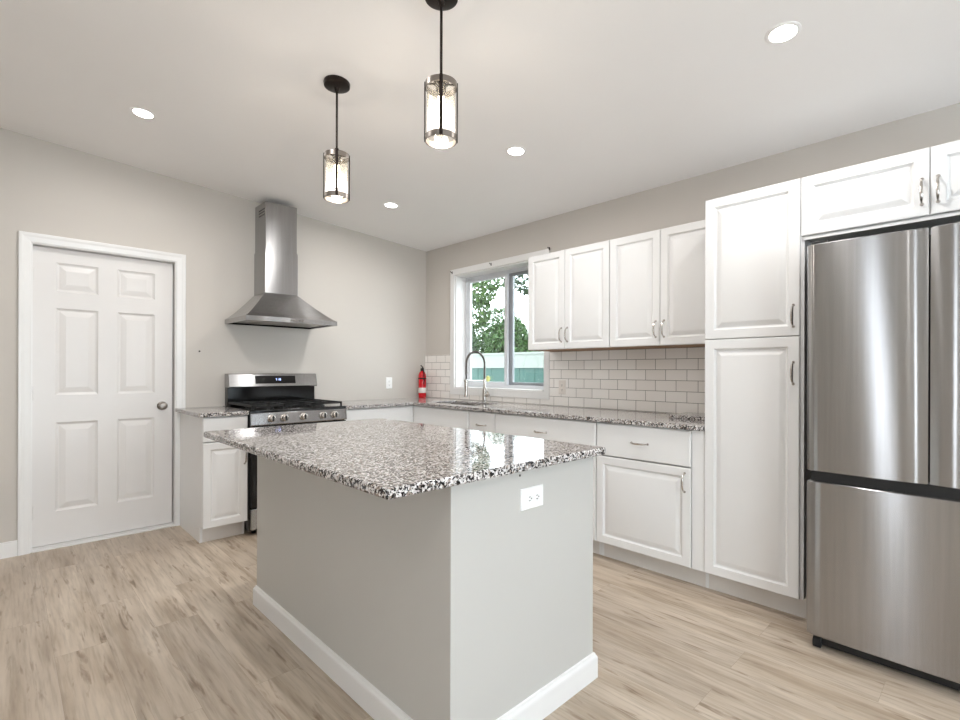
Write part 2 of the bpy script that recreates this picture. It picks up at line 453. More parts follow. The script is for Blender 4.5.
# ------------------------------------------------------------------ six panel door with jamb, casing, threshold
bm = B()
sx0, sx1, sz0, sz1 = -3.262, -2.450, 0.020, 2.040
yf, yb = 0.048, 0.083
cw = [sx0, sx0 + 0.118, sx0 + 0.118 + 0.232, sx1 - 0.118 - 0.232, sx1 - 0.118, sx1]
rows = [sz0, 0.240, 0.848, 1.035, 1.632, 1.745, 1.945, sz1]
openc = lambda i, j: i in (1, 3) and j in (1, 3, 5)
grid_slab(bm, cw, rows, lambda i, j: not openc(i, j), yf, yb, 'y')
for i in (1, 3):
    for j in (1, 3, 5):
        x0, x1, z0, z1 = cw[i], cw[i + 1], rows[j], rows[j + 1]
        loft(bm, [rrect(x0 + a, x1 - a, z0 + a, z1 - a, yf + d) for a, d in ((0, 0), (0.006, 0.006), (0.014, 0.011), (0.020, 0.011), (0.026, 0.009), (0.052, 0.0025), (0.055, 0.002))], caps=False)
        bm.faces.new([bm.verts.new(p) for p in rrect(x0 + 0.055, x1 - 0.055, z0 + 0.055, z1 - 0.055, yf + 0.002)])
bmesh.ops.remove_doubles(bm, verts=bm.verts[:], dist=1e-5)
door = struct('door_1', bm, M['door'], 'white six panel interior door left of the stove', 'door')
bm = B(); kx, kz = -2.520, 0.935
lathe(bm, [(0.033, yf), (0.033, yf - 0.006), (0.026, yf - 0.011), (0.012, yf - 0.014), (0.011, yf - 0.032), (0.020, yf - 0.036), (0.0275, yf - 0.046), (0.0285, yf - 0.056), (0.024, yf - 0.066), (0.010, yf - 0.070)], (kx, 0, kz), 28, 'y')
obj('door_knob', bm, M['band'], door, smooth=True, label='round satin nickel door knob')
bm = B()                                       # jamb lining the opening, with stop
box(bm, DX0, DX0 + 0.014, 0.0, 0.2, 0, DZ); box(bm, DX1 - 0.012, DX1, 0.0, 0.2, 0, DZ); box(bm, DX0 + 0.014, DX1 - 0.012, 0.0, 0.2, DZ - 0.01, DZ)
obj('door_jamb', bm, M['trim'], door)
for hz in (0.25, 1.05, 1.85):
    bm = B(); cyl(bm, (-3.264, yf - 0.004, hz), 0.005, -0.045, 0.045, 12); obj('hinge', bm, M['door'], door, smooth=True)
# casing: stepped profile around the opening
def casing_profile(bm, x0, x1, z1, w, prof, z0=0.0):
    rings = []
    for t, d in prof:
        a = t * w
        rings.append([(x0 - a, -d, z0), (x0 - a, -d, z1 + a), (x1 + a, -d, z1 + a), (x1 + a, -d, z0)])
    loft(bm, rings, caps=False, closed=False)
    return bm
bm = casing_profile(B(), DX0 + 0.006, DX1 - 0.006, DZ - 0.004, 0.062, [(0, 0.0), (0, 0.010), (0.1, 0.012), (0.55, 0.015), (0.75, 0.019), (0.95, 0.019), (1.0, 0.016), (1.0, 0.0)])
struct('trim_1', bm, M['trim'], 'white moulded casing around the panel door', 'door casing')
bm = B(); box(bm, DX0 + 0.014, DX1 - 0.012, -0.012, 0.2, 0, 0.012); box(bm, DX0 + 0.014, DX1 - 0.012, 0.02, 0.2, 0.012, 0.016)
struct('trim_2', bm, M['trim'], 'white threshold strip under the panel door', 'threshold', 0.002)
bm = B(); box(bm, DX0, DX1, 0.16, 0.2, 0.0, DZ)
struct('trim_3', bm, M['slot'], 'dark backing behind the panel door', 'door backing')

# ------------------------------------------------------------------ kitchen window
TO0, TO1, TZ0, TZ1 = -1.749, -0.437, 0.965, 2.266
bm = grid_slab(B(), [TO0, WY0, WY1, TO1], [TZ0, WZ0, WZ1, TZ1], lambda i, j: not (i == 1 and j == 1), -0.02, 0.0, 'x')
win = struct('window_1', bm, M['trim'], 'white cased sliding window over the sink', 'window', 0.003)
bm = B(); t = 0.012                            # reveal lining
box(bm, 0.0, 0.2, WY1 - t, WY1, WZ0, WZ1); box(bm, 0.0, 0.2, WY0, WY0 + t, WZ0, WZ1)
box(bm, 0.0, 0.2, WY0 + t, WY1 - t, WZ1 - t, WZ1); box(bm, -0.018, 0.2, WY0 + t, WY1 - t, WZ0, WZ0 + t)
obj('reveal', bm, M['trim'], win)
a0, a1, b0, b1 = WY0 + t, WY1 - t, WZ0 + t, WZ1 - t
bm = grid_slab(B(), [a0, a0 + 0.035, a1 - 0.035, a1], [b0, b0 + 0.03, b1 - 0.03, b1], lambda i, j: not (i == 1 and j == 1), 0.13, 0.195, 'x')
obj('window_frame', bm, M['vinyl'], win, 0.002)
def sash(y0, y1, x0, x1, fl, fr, matl):
    bm = grid_slab(B(), [y0, y0 + fr, y1 - fl, y1], [b0 + 0.03, b0 + 0.06, b1 - 0.06, b1 - 0.03], lambda i, j: not (i == 1 and j == 1), x0, x1, 'x')
    s = obj('sash', bm, matl, win, 0.002)
    bm = B(); box(bm, (x0 + x1) / 2 - 0.003, (x0 + x1) / 2 + 0.003, y0 + fr, y1 - fl, b0 + 0.06, b1 - 0.06)
    obj('pane', bm, M['glass'], s)
sash(-1.118, a1 - 0.035, 0.132, 0.158, 0.035, 0.04, M['vinyl'])
sash(a0 + 0.035, -1.06, 0.162, 0.19, 0.10, 0.035, M['vinyl_d'])

# backsplash: left of the window, below it and on to the pantry
bm = grid_slab(B(), [-3.302, TO0, TO1, -0.001], [0.9145, TZ0 - 0.0005, 1.381], lambda i, j: i != 1 or j == 0, -0.010, 0.0, 'x')
struct('wall_backsplash', bm, M['tile'], 'white subway tile backsplash below the window and wall cabinets', 'backsplash')

# ------------------------------------------------------------------ recessed lights
def downlight(x, y, label):
    t = thing('recessed_light', label, 'ceiling light', (x, y, cz(x)), 0, 'recessed ceiling lights')
    t.rotation_euler = (0, -math.atan(CA), 0)
    bm = B(); lathe(bm, [(0.048, -0.001), (0.050, -0.004), (0.060, -0.0045), (0.065, -0.003), (0.066, 0.0)], (0, 0, 0), 40, caps=False)
    obj('trim_ring', bm, M['ceiling'], t, smooth=True)
    bm = B(); lathe(bm, [(0.049, 0.0), (0.049, -0.004)], (0, 0, 0), 40)
    obj('lens', bm, M['lens'], t)
    d = bpy.data.lights.new('recessed_lamp', 'AREA'); d.shape = 'DISK'; d.size = 0.11; d.energy = DOWN_W; d.color = (1.0, 0.985, 0.97); d.spread = math.radians(174)
    l = bpy.data.objects.new('recessed_lamp', d); COL.objects.link(l); l.parent = t; l.location = (0, 0, -0.012)
    return t
for x, y, lb in [(-2.813, -0.942, 'recessed ceiling light above the panel door'), (-1.05, -0.878, 'recessed ceiling light nearest the wall corner'),
                 (-1.058, -2.298, 'recessed ceiling light in front of the wall cabinets'), (-1.082, -3.798, 'recessed ceiling light in front of the refrigerator'),
                 (-2.813, -2.30, 'recessed ceiling light on the ceiling left of the island'), (-4.3, -4.6, 'unseen recessed light added behind the camera near the side window'), (-2.4, -5.4, 'unseen recessed light added before the patio door')]:  # last two lamps are unseen, added to light the room
    downlight(x, y, lb)

# ------------------------------------------------------------------ island
IX0, IX1, IY0, IY1 = -2.700, -1.690, -3.350, -1.748
JX0, JX1, JY0, JY1 = -2.452, -1.712, -3.306, -1.765
isl = thing('kitchen_island', 'grey painted kitchen island base with white baseboard', 'kitchen island', ((JX0 + JX1) / 2, (JY0 + JY1) / 2, 0))
hx, hy = (JX1 - JX0) / 2, (JY1 - JY0) / 2
bm = B(); box(bm, -hx, hx, -hy, hy, 0, 0.883); obj('body', bm, M['island'], isl, 0.002)
bm = B()
loft(bm, [[(-hx - d, -hy - d, z), (hx + d, -hy - d, z), (hx + d, hy + d, z), (-hx - d, hy + d, z)] for d, z in ((0.014, 0.0), (0.014, 0.078), (0.0125, 0.084), (0.008, 0.090), (0.006, 0.097), (0.0, 0.099))], caps=False)
obj('baseboard', bm, M['trim'], isl, label='white baseboard around the island')
bm = grid_slab(B(), [IX0, IX1], [IY0, IY1], lambda i, j: True, 0.884, 0.914, 'z')
o = obj('island_countertop', bm, M['granite'], None, 0.008, 3)
tag(o, 'speckled granite slab on top of the grey island', 'countertop')

def outlet(name, label, loc, rotz, horiz, pm='plate'):
    t = thing(name, label, 'outlet', loc, rotz, None)
    w, h = (0.118, 0.074) if horiz else (0.074, 0.118)
    bm = B(); panel_face(bm, -w / 2, w / 2, -h / 2, h / 2, 0, -0.006, [(0, 0.004), (0.004, 0.0), (0.01, 0.0)])
    obj('plate', bm, M[pm], t, smooth=True)
    for s in (-1, 1):
        cx, czz = (s * 0.0195, 0) if horiz else (0, s * 0.0195)
        bm = B(); lathe(bm, [(0.0165, -0.006), (0.0165, -0.0075), (0.0155, -0.008)], (cx, 0, czz), 20, 'y')
        so = obj('socket', bm, M[pm], t, smooth=True)
        bm = B()
        for k in (-1, 1):
            if horiz: box(bm, cx - 0.004, cx + 0.004, -0.0086, -0.0076, czz + k * 0.006 - 0.0012, czz + k * 0.006 + 0.0012)
            else: box(bm, cx + k * 0.006 - 0.0012, cx + k * 0.006 + 0.0012, -0.0086, -0.0076, czz - 0.004, czz + 0.004)
        a, b = (cx + 0.009, czz) if horiz else (cx, czz - 0.009)
        cyl(bm, (a, 0, b), 0.0024, -0.0086, -0.0076, 10, 'y')
        obj('slot', bm, M['slot'], so)
    return t
outlet('outlet', 'sideways white double outlet on the island end below the granite', (-2.089, JY0 - 0.0003, 0.778), 0, True)
outlet('outlet', 'upright white outlet on the grey wall right of the stove', (-0.486, -0.0003, 1.08), 0, False)
outlet('outlet', 'upright off-white outlet on the tile backsplash beside the window', (-0.0103, -1.885, 1.075), -PI / 2, False, 'plate_b')

# ------------------------------------------------------------------ base cabinets
R90 = -PI / 2
TOE, CT = 0.11, 0.884
# between the door and the stove
t = thing('base_cabinet', 'narrow white base cabinet between the door and the stove', 'cabinet', (-2.410, 0, 0), 0, 'white base cabinets')
carcass(t, 0.298, 0.61, TOE, CT)
front(t, 'drawer', 0, 0.298, 0.708, CT - 0.004, -0.630)
front(t, 'door', 0, 0.298, TOE, 0.705, -0.630, 0.274, 0.585)
# right of the stove to the corner (left wall)
t = thing('base_cabinet', 'white base cabinet right of the stove running into the corner', 'cabinet', (-1.338, 0, 0), 0, 'white base cabinets')
carcass(t, 0.705, 0.61, TOE, CT)
front(t, 'drawer', 0, 0.684, 0.672, CT - 0.004, -0.630)
front(t, 'door', 0, 0.342, TOE, 0.669, -0.630, 0.317, 0.58); front(t, 'door', 0.342, 0.684, TOE, 0.669, -0.630, 0.367, 0.58)
bm = B(); box(bm, 0.684, 0.705, -0.622, -0.61, TOE, CT); obj('filler_strip', bm, M['cab'], t)
# sink base (blind corner part reaches the corner)
t = thing('base_cabinet', 'white sink base cabinet below the window with a plain false front', 'cabinet', (0, -0.633, 0), R90, 'white base cabinets')
carcass(t, 0.760, 0.61, TOE, CT)
bm = B(); box(bm, -0.026, 0.003, -0.628, -0.612, TOE, CT); obj('filler_strip', bm, M['cab'], t)
front(t, 'drawer', 0.003, 0.755, 0.672, CT - 0.004, -0.630)
front(t, 'door', 0.003, 0.379, TOE, 0.669, -0.630, 0.354, 0.58); front(t, 'door', 0.379, 0.755, TOE, 0.669, -0.630, 0.404, 0.58)
# narrow drawer cabinet
t = thing('base_cabinet', 'narrow white base cabinet with one drawer right of the sink', 'cabinet', (0, -1.395, 0), R90, 'white base cabinets')
carcass(t, 0.299, 0.61, TOE, CT)
front(t, 'drawer', 0, 0.299, 0.672, CT - 0.004, -0.630, 0.15, 0.775, False)
front(t, 'door', 0, 0.299, TOE, 0.669, -0.630, 0.274, 0.58)
# wide drawer cabinet
t = thing('base_cabinet', 'wide white base cabinet half hidden behind the island', 'cabinet', (0, -1.696, 0), R90, 'white base cabinets')
carcass(t, 0.918, 0.61, TOE, CT)
front(t, 'drawer', 0, 0.918, 0.672, CT - 0.004, -0.630, 0.459, 0.775, False)
front(t, 'door', 0, 0.459, TOE, 0.669, -0.630, 0.434, 0.58); front(t, 'door', 0.459, 0.918, TOE, 0.669, -0.630, 0.484, 0.58)
# drawer over door next to the pantry
t = thing('base_cabinet', 'white base cabinet with drawer over door beside the tall pantry', 'cabinet', (0, -2.616, 0), R90, 'white base cabinets')
carcass(t, 0.686, 0.61, TOE, CT)
front(t, 'drawer', 0.002, 0.616, 0.672, CT - 0.004, -0.630, 0.305, 0.775, False)
front(t, 'door', 0.002, 0.616, TOE, 0.669, -0.630, 0.580, 0.585)
bm = B(); box(bm, 0.619, 0.686, -0.622, -0.61, TOE, CT); obj('filler_strip', bm, M['cab'], t)

# ------------------------------------------------------------------ countertops
bm = grid_slab(B(), [-2.442, -2.112], [-0.650, -0.001], lambda i, j: True, 0.885, 0.914, 'z')
tag(obj('countertop', bm, M['granite'], None, 0.005, 3), 'short granite countertop between the door and the stove', 'countertop')
SX0, SX1, SY0, SY1 = -0.500, -0.160, -1.330, -0.700
bm = grid_slab(B(), [-1.338, -0.650, SX0, SX1, -0.0005], [-3.300, SY0, SY1, -0.650, -0.0005],
               lambda i, j: (j == 3 or i >= 1) and not (i == 2 and j == 1), 0.885, 0.914, 'z')
tag(obj('countertop', bm, M['granite'], None, 0.005, 3), 'long L-shaped granite countertop with the sink under the window', 'countertop')
# sink
t = thing('sink', 'stainless undermount sink basin set in the granite below the window', 'sink', ((SX0 + SX1) / 2, (SY0 + SY1) / 2, 0.884))
bx, by = (SX1 - SX0) / 2 + 0.003, (SY1 - SY0) / 2 + 0.003
bm = B(); r4 = lambda e, z: [(-bx - e, -by - e, z), (bx + e, -by - e, z), (bx + e, by + e, z), (-bx - e, by + e, z)]
loft(bm, [r4(0.012, -0.003), r4(0.012, -0.0005), r4(0.0, -0.0005), r4(-0.004, -0.15), r4(-0.02, -0.175)], caps=False)
bm.faces.new([bm.verts.new(p) for p in r4(-0.02, -0.175)]); bmesh.ops.remove_doubles(bm, verts=bm.verts[:], dist=1e-5)
obj('basin', bm, M['nickel'], t, 0.0)
bm = B(); lathe(bm, [(0.045, -0.174), (0.045, -0.172), (0.03, -0.171), (0.028, -0.173)], (0, 0, 0), 24); obj('drain', bm, M['band'], t, smooth=True)

# spring faucet
fx, fy = -0.105, -1.045
t = thing('faucet', 'tall spring-neck kitchen faucet standing behind the sink', 'faucet', (fx, fy, 0.9145))
bm = B(); lathe(bm, [(0.028, 0), (0.028, 0.006), (0.021, 0.010), (0.019, 0.012), (0.019, 0.115), (0.016, 0.122), (0.012, 0.13), (0.012, 0.2)], (0, 0, 0), 24)
obj('body', bm, M['nickel'], t, smooth=True)
bm = B(); tube(bm, [(0, -0.012, 0.062), (0.0, -0.056, 0.066)], 0.015, 14); tube(bm, [(0, -0.050, 0.066), (0.0, -0.044, 0.09), (-0.004, -0.03, 0.118), (-0.006, -0.018, 0.136)], 0.007, 10, [0.009, 0.008, 0.0065, 0.005])
obj('lever', bm, M['nickel'], t, smooth=True)
arch = []
H0, RA = 0.355, 0.118
for i in range(6): arch.append(Vector((0, 0, 0.19 + (H0 - 0.19) * i / 6)))
for i in range(17):
    a = PI * i / 16; arch.append(Vector((-RA + RA * math.cos(a), 0, H0 + RA * math.sin(a))))
for i in range(1, 8): arch.append(Vector((-2 * RA, 0, H0 - 0.16 * i / 7)))
bm = B(); tube(bm, arch, 0.0065, 10); obj('hose', bm, M['bronze'], t, smooth=True, label='dark hose inside the spring')
# helical spring around the arch
def along(path, s):
    L = [0]
    for a, b in zip(path, path[1:]): L.append(L[-1] + (b - a).length)
    d = s * L[-1]
    for i in range(len(path) - 1):
        if d <= L[i + 1] or i == len(path) - 2:
            f = (d - L[i]) / (L[i + 1] - L[i]); return path[i].lerp(path[i + 1], f), (path[i + 1] - path[i]).normalized()
turns, per = 62, 10; pts = []
for i in range(turns * per + 1):
    p, tg = along(arch, 0.9 * i / (turns * per))
    side = Vector((0, 1, 0)); nn = tg.cross(side).normalized(); a = 2 * PI * i / per
    pts.append(p + (side * math.cos(a) + nn * math.sin(a)) * 0.0105)
bm = B(); tube(bm, pts, 0.0026, 5); obj('spring', bm, M['band'], t, smooth=True)
bm = B(); lathe(bm, [(0.012, 0.195), (0.016, 0.19), (0.017, 0.15), (0.014, 0.12), (0.016, 0.075), (0.019, 0.06), (0.016, 0.057)], (-2 * RA, 0, 0), 20)
obj('spray_head', bm, M['nickel'], t, smooth=True)
bm = B(); tube(bm, [(0, 0, 0.205), (-2 * RA + 0.016, 0, 0.205)], 0.005, 10); lathe(bm, [(0.02, 0.195), (0.02, 0.215), (0.0135, 0.215), (0.0135, 0.195), (0.02, 0.195)], (-2 * RA, 0, 0), 20, caps=False); cyl(bm, (0, 0, 0), 0.0155, 0.19, 0.22, 20)
obj('holder_arm', bm, M['nickel'], t, smooth=True)

# small round disc on the window glass
bm = B(); lathe(bm, [(0.026, 0.128), (0.03, 0.122), (0.024, 0.115), (0.006, 0.113)], (0, -0.862, 1.132), 24, 'x')
o = obj('window_sticker', bm, [M['yellow']], None, smooth=True); tag(o, 'small round pale yellow suction disc on the window behind the faucet', 'suction disc')

# leftover granite offcut by the pantry
bm = grid_slab(B(), [-0.33, -0.05], [-3.285, -2.96], lambda i, j: True, 0.9148, 0.935, 'z')
tag(obj('granite_offcut', bm, M['granite'], None, 0.003), 'loose granite offcut lying on the counter against the pantry', 'granite offcut')

# fire extinguisher in the corner
t = thing('fire_extinguisher', 'small red fire extinguisher standing in the counter corner', 'fire extinguisher', (-0.115, -0.085, 0.9143))
bm = B(); lathe(bm, [(0.036, 0), (0.0405, 0.006), (0.0415, 0.012), (0.0415, 0.235), (0.039, 0.255), (0.031, 0.275), (0.018, 0.288), (0.015, 0.295)], (0, 0, 0), 28); obj('cylinder', bm, M['red'], t, smooth=True)
bm = B(); lathe(bm, [(0.0418, 0.055), (0.0422, 0.056), (0.0422, 0.11), (0.0418, 0.111)], (0, 0, 0), 28, caps=False); obj('paper_label', bm, M['label_w'], t, smooth=True, label='white instruction label band')
bm = B(); lathe(bm, [(0.0415, 0.205), (0.0445, 0.206), (0.0445, 0.217), (0.0415, 0.218)], (0, 0, 0), 28, caps=False); obj('strap', bm, M['rubber'], t, smooth=True, label='black strap around the cylinder')
bm = B(); lathe(bm, [(0.016, 0.29), (0.018, 0.3), (0.018, 0.318), (0.012, 0.325)], (0, 0, 0), 20); obj('valve', bm, M['iron'], t, smooth=True)
bm = B(); tube(bm, [(0.02, 0.012, 0.322), (0, 0, 0.337), (-0.03, -0.025, 0.348), (-0.055, -0.05, 0.35)], 0.006, 8); tube(bm, [(0, 0, 0.318), (-0.03, -0.025, 0.318), (-0.05, -0.045, 0.31)], 0.005, 8); obj('handle', bm, M['iron'], t, smooth=True)
bm = B(); tube(bm, [(-0.012, -0.012, 0.308), (-0.02, -0.045, 0.30), (-0.02, -0.056, 0.27), (-0.018, -0.054, 0.2), (-0.016, -0.05, 0.15)], 0.006, 8); obj('hose', bm, M['rubber'], t, smooth=True)

# ------------------------------------------------------------------ wall cabinets
UB, UT = 1.379, 2.136
def wall_cab(y0, w, split, label, pend=None):
    t = thing('wall_cabinet', label, 'cabinet', (0, y0, 0), R90, 'white wall cabinets')
    wd = pend or w
    bm = B(); box(bm, 0, w, -0.31, 0, UB, UT); obj('body', bm, M['cab'], t)
    bm = B(); box(bm, 0.004, w - 0.004, -0.305, -0.005, UB - 0.003, UB); obj('underside', bm, M['cab_in'], t, label='bare brown board underside')
    front(t, 'door', 0.001, split, UB, UT, -0.330, split - 0.028, UB + 0.108)
    front(t, 'door', split, w - 0.001, UB, UT, -0.330, split + 0.028, UB + 0.108)
wall_cab(-1.775, 0.7515, 0.365, 'white two door wall cabinet beside the window')
wall_cab(-2.5275, 0.7725, 0.372, 'white two door wall cabinet next to the tall pantry')

# pantry
PT = 2.147
t = thing('pantry_cabinet', 'tall white pantry cabinet left of the refrigerator', 'cabinet', (0, -3.303, 0), R90)
bm = B(); box(bm, 0, 0.018, -0.61, -0.003, TOE, PT); box(bm, 0.447, 0.465, -0.61, -0.003, TOE, PT)
box(bm, 0, 0.018, -0.537, -0.003, 0.0, TOE); box(bm, 0.447, 0.465, -0.537, -0.003, 0.0, TOE)
box(bm, 0.018, 0.447, -0.61, -0.003, PT - 0.018, PT); box(bm, 0.018, 0.447, -0.61, -0.003, TOE, TOE + 0.018); box(bm, 0.018, 0.447, -0.61, -0.003, 1.375, 1.393); box(bm, 0.018, 0.447, -0.012, -0.003, TOE + 0.018, PT - 0.018)
obj('body', bm, M['cab'], t)
bm = B(); box(bm, 0.0, 0.465, -0.555, -0.537, 0, TOE); obj('toe_kick', bm, M['toe'], t)
front(t, 'door', 0, 0.452, 1.385, PT, -0.630, 0.424, 1.483)
front(t, 'door', 0, 0.452, TOE, 1.384, -0.630, 0.424, 1.205)

# over-fridge cabinet
t = thing('wall_cabinet', 'short white two door cabinet above the refrigerator', 'cabinet', (0, -3.769, 0), R90)
bm = B(); box(bm, 0, 0.905, -0.61, 0, 1.858, PT); obj('body', bm, M['cab'], t)
front(t, 'door', -0.012, 0.449, 1.862, PT, -0.630, 0.424, 1.965)
front(t, 'door', 0.449, 0.903, 1.862, PT, -0.630, 0.474, 1.965)
bm = B(); box(bm, 0, 0.905, -0.622, -0.612, 1.845, 1.858); obj('light_rail', bm, M['cab'], t)

# ------------------------------------------------------------------ refrigerator
FW = 0.800
t = thing('refrigerator', 'stainless french door refrigerator with bottom freezer drawer', 'refrigerator', (-0.02, -3.832, 0), R90)
bm = B(); box(bm, 0.004, FW - 0.004, -0.745, 0, 0.05, 1.755); obj('body', bm, M['gap'], t, 0.003, label='dark grey cabinet sides')
bm = B(); box(bm, 0.02, FW - 0.02, -0.775, -0.70, 0.010, 0.06); obj('kick_plate', bm, M['kick'], t, label='black kick plate')
for sx in (0.034, FW - 0.034):
    bm = B(); cyl(bm, (sx, -0.785, 0.024), 0.024, -0.014, 0.014, 24, 'x'); obj('foot', bm, M['rubber'], t, smooth=True, label='black roller foot')
def fridge_panel(name, x0, x1, z0, z1, bulge, mirror=0, twist=0.0):
    """front skin with gently convex plan profile and rolled side edges"""
    n = 26; ring = []
    w = x1 - x0; yf, yb = -0.830, -0.757
    fpts = []
    for i in range(n + 1):
        s = i / n
        d = 0.0
        for e, sd in ((s * w, 0), ((1 - s) * w, 1)):
            R = 0.030 if sd == mirror else 0.075
            if e < R: d += (0.012 if sd == mirror else 0.012) * (1 - e / R) ** 2
        fpts.append((x0 + w * s, yf - bulge * (1 - (2 * s - 1) ** 2) + d))
    prof = [(x0, yb)] + fpts + [(x1, yb)]
    rings = []
    zm, xm = (z0 + z1) / 2, (x0 + x1) / 2
    for z, e in [(z0, 0.005)] + [(z0 + 0.004 + (z1 - z0 - 0.008) * q / 12, 0.0) for q in range(13)] + [(z1, 0.005)]:
        rings.append([(min(max(x, x0 + e), x1 - e), y + ((e + twist * (x - xm) * (z - zm)) if y < yb - 0.02 else 0), z) for x, y in prof])
    bm = loft(B(), rings)
    return obj(name, bm, M['fridge'], t, smooth=True, auto=40)
fridge_panel('door', 0.0, FW / 2 - 0.003, 0.778, 1.768, 0.004, 0, 0.022)
fridge_panel('door', FW / 2 + 0.003, FW, 0.778, 1.768, 0.004, 1, -0.010)
fridge_panel('freezer_drawer', 0.0, FW, 0.062, 0.735, 0.005, 0, 0.010)
bm = B(); box(bm, 0.01, FW - 0.01, -0.80, -0.745, 0.735, 0.778); obj('pocket_handle', bm, M['kick'], t, label='dark recessed handle channel')
for sx in (0.04, FW - 0.04):
    bm = B(); box(bm, sx - 0.03, sx + 0.03, -0.80, -0.68, 1.7685, 1.785); obj('hinge_cover', bm, M['kick'], t, 0.003)

# ------------------------------------------------------------------ gas range
RW = 0.764
t = thing('gas_range', 'stainless and black gas range between the granite counters', 'stove', (-2.106, -0.002, 0))
bm = B(); box(bm, 0, RW, -0.635, -0.02, 0.03, 0.885); obj('body', bm, M['black'], t, 0.003)
for sx in (0.05, RW - 0.05):
    for sy in (-0.58, -0.08):
        bm = B(); cyl(bm, (sx, sy, 0), 0.016, 0, 0.032, 14); obj('foot', bm, M['rubber'], t, smooth=True)
bm = B(); box(bm, -0.003, RW + 0.003, -0.655, -0.02, 0.886, 0.916); obj('cooktop', bm, M['black'], t, 0.006, 3)
bm = B()                                           # slanted control panel
loft(bm, [[(x, -0.636, 0.804), (x, -0.668, 0.804), (x, -0.672, 0.810), (x, -0.660, 0.892), (x, -0.650, 0.897), (x, -0.636, 0.897)] for x in (0.0, RW)])
cp = obj('control_panel', bm, M['steelx'], t, 0.001)
for kx_ in (0.147, 0.243, 0.393, 0.555, 0.652):
    bm = B(); lathe(bm, [(0.027, -0.660), (0.028, -0.672), (0.022, -0.676), (0.021, -0.700), (0.016, -0.704)], (kx_, 0, 0.852), 24, 'y'); k = obj('knob', bm, M['nickel'], cp, smooth=True)
    bm = B(); box(bm, kx_ - 0.005, kx_ + 0.005, -0.711, -0.702, 0.832, 0.872); obj('knob_grip', bm, M['iron'], k, 0.002)
bm = B(); box(bm, 0.004, RW - 0.004, -0.668, -0.636, 0.205, 0.798); od = obj('oven_door', bm, M['black'], t, 0.004, label='black glass oven door')
bm = B(); tube(bm, [(0.05, -0.715, 0.750), (RW - 0.05, -0.715, 0.750)], 0.012, 14)
for sx in (0.075, RW - 0.075): tube(bm, [(sx, -0.668, 0.750), (sx, -0.715, 0.750)], 0.009, 10)
obj('handle', bm, M['steelx'], od, smooth=True, label='stainless bar handle')
bm = B(); box(bm, 0.004, RW - 0.004, -0.666, -0.636, 0.045, 0.195); obj('storage_drawer', bm, M['steelx'], t, 0.004, label='stainless storage drawer')
# backguard: black riser and a leaning stainless console
bm = B(); box(bm, 0.02, RW, -0.075, -0.005, 0.916, 1.075); obj('riser', bm, M['black'], t, 0.003)
bm = B()
loft(bm, [[(x, -0.005, 1.068), (x, -0.122, 1.068), (x, -0.128, 1.075), (x, -0.104, 1.176), (x, -0.096, 1.181), (x, -0.005, 1.181)] for x in (0.018, RW)])
bg = obj('backguard', bm, M['steelx'], t, 0.001)
bm = B(); yy = lambda z: -0.1285 + (z - 1.075) * (0.024 / 0.101)
loft(bm, [[(0.225, yy(1.098) + 0.002, 1.098), (0.225, yy(1.098) - 0.002, 1.098), (0.225, yy(1.163) - 0.002, 1.163), (0.225, yy(1.163) + 0.002, 1.163)],
          [(0.565, yy(1.098) + 0.002, 1.098), (0.565, yy(1.098) - 0.002, 1.098), (0.565, yy(1.163) - 0.002, 1.163), (0.565, yy(1.163) + 0.002, 1.163)]])
dp = obj('display', bm, M['black'], bg)
bm = B(); SEG = {'7': 'abc', '1': 'bc', '0': 'abcdef'}
def digit(ch, x, z, w=0.010, h=0.018, s=0.003):
    R = {'a': (x, x + w, z + h - s, z + h), 'g': (x, x + w, z + h / 2 - s / 2, z + h / 2 + s / 2), 'd': (x, x + w, z, z + s), 'b': (x + w - s, x + w, z + h / 2, z + h), 'c': (x + w - s, x + w, z, z + h / 2), 'f': (x, x + s, z + h / 2, z + h), 'e': (x, x + s, z, z + h / 2)}
    for q in SEG[ch]:
        x0, x1, z0, z1 = R[q]; box(bm, x0, x1, yy(z + h / 2) - 0.0045, yy(z + h / 2) - 0.0022, z0, z1)
for i, ch in enumerate('710'): digit(ch, 0.392 + i * 0.015 + (0.004 if i else 0), 1.122)
obj('clock_digits', bm, M['lcd'], dp)
# burners and cast iron grates
for bx_, by_, r in ((0.17, -0.17, 0.04), (0.17, -0.48, 0.05), (0.382, -0.325, 0.045), (0.594, -0.17, 0.04), (0.594, -0.48, 0.05)):
    bm = B(); lathe(bm, [(r + 0.012, 0.916), (r + 0.01, 0.922), (r, 0.924), (r, 0.932), (r - 0.006, 0.934)], (bx_, by_, 0), 24); obj('burner', bm, M['iron'], t, smooth=True)
for gx0, gx1 in ((0.02, 0.262), (0.266, 0.498), (0.502, 0.744)):
    bm = B(); y0, y1, zt = -0.625, -0.095, 0.952
    b_ = 0.006
    for x in (gx0 + b_, gx1 - b_): box(bm, x - b_, x + b_, y0, y1, zt - 0.016, zt)
    for y in (y0 + b_, (y0 + y1) / 2, y1 - b_): box(bm, gx0, gx1, y - b_, y + b_, zt - 0.016, zt)
    gm = (gx0 + gx1) / 2
    box(bm, gm - b_, gm + b_, y0, y1, zt - 0.015, zt + 0.001)
    for y in (y0 + 0.14, y1 - 0.14): box(bm, gx0, gx1, y - b_ * .8, y + b_ * .8, zt - 0.013, zt + 0.0005)
    for x in (gx0 + b_, gx1 - b_):
        for y in (y0 + b_, y1 - b_): box(bm, x - b_, x + b_, y - b_, y + b_, 0.9162, zt - 0.01)
    obj('grate', bm, M['iron'], t)

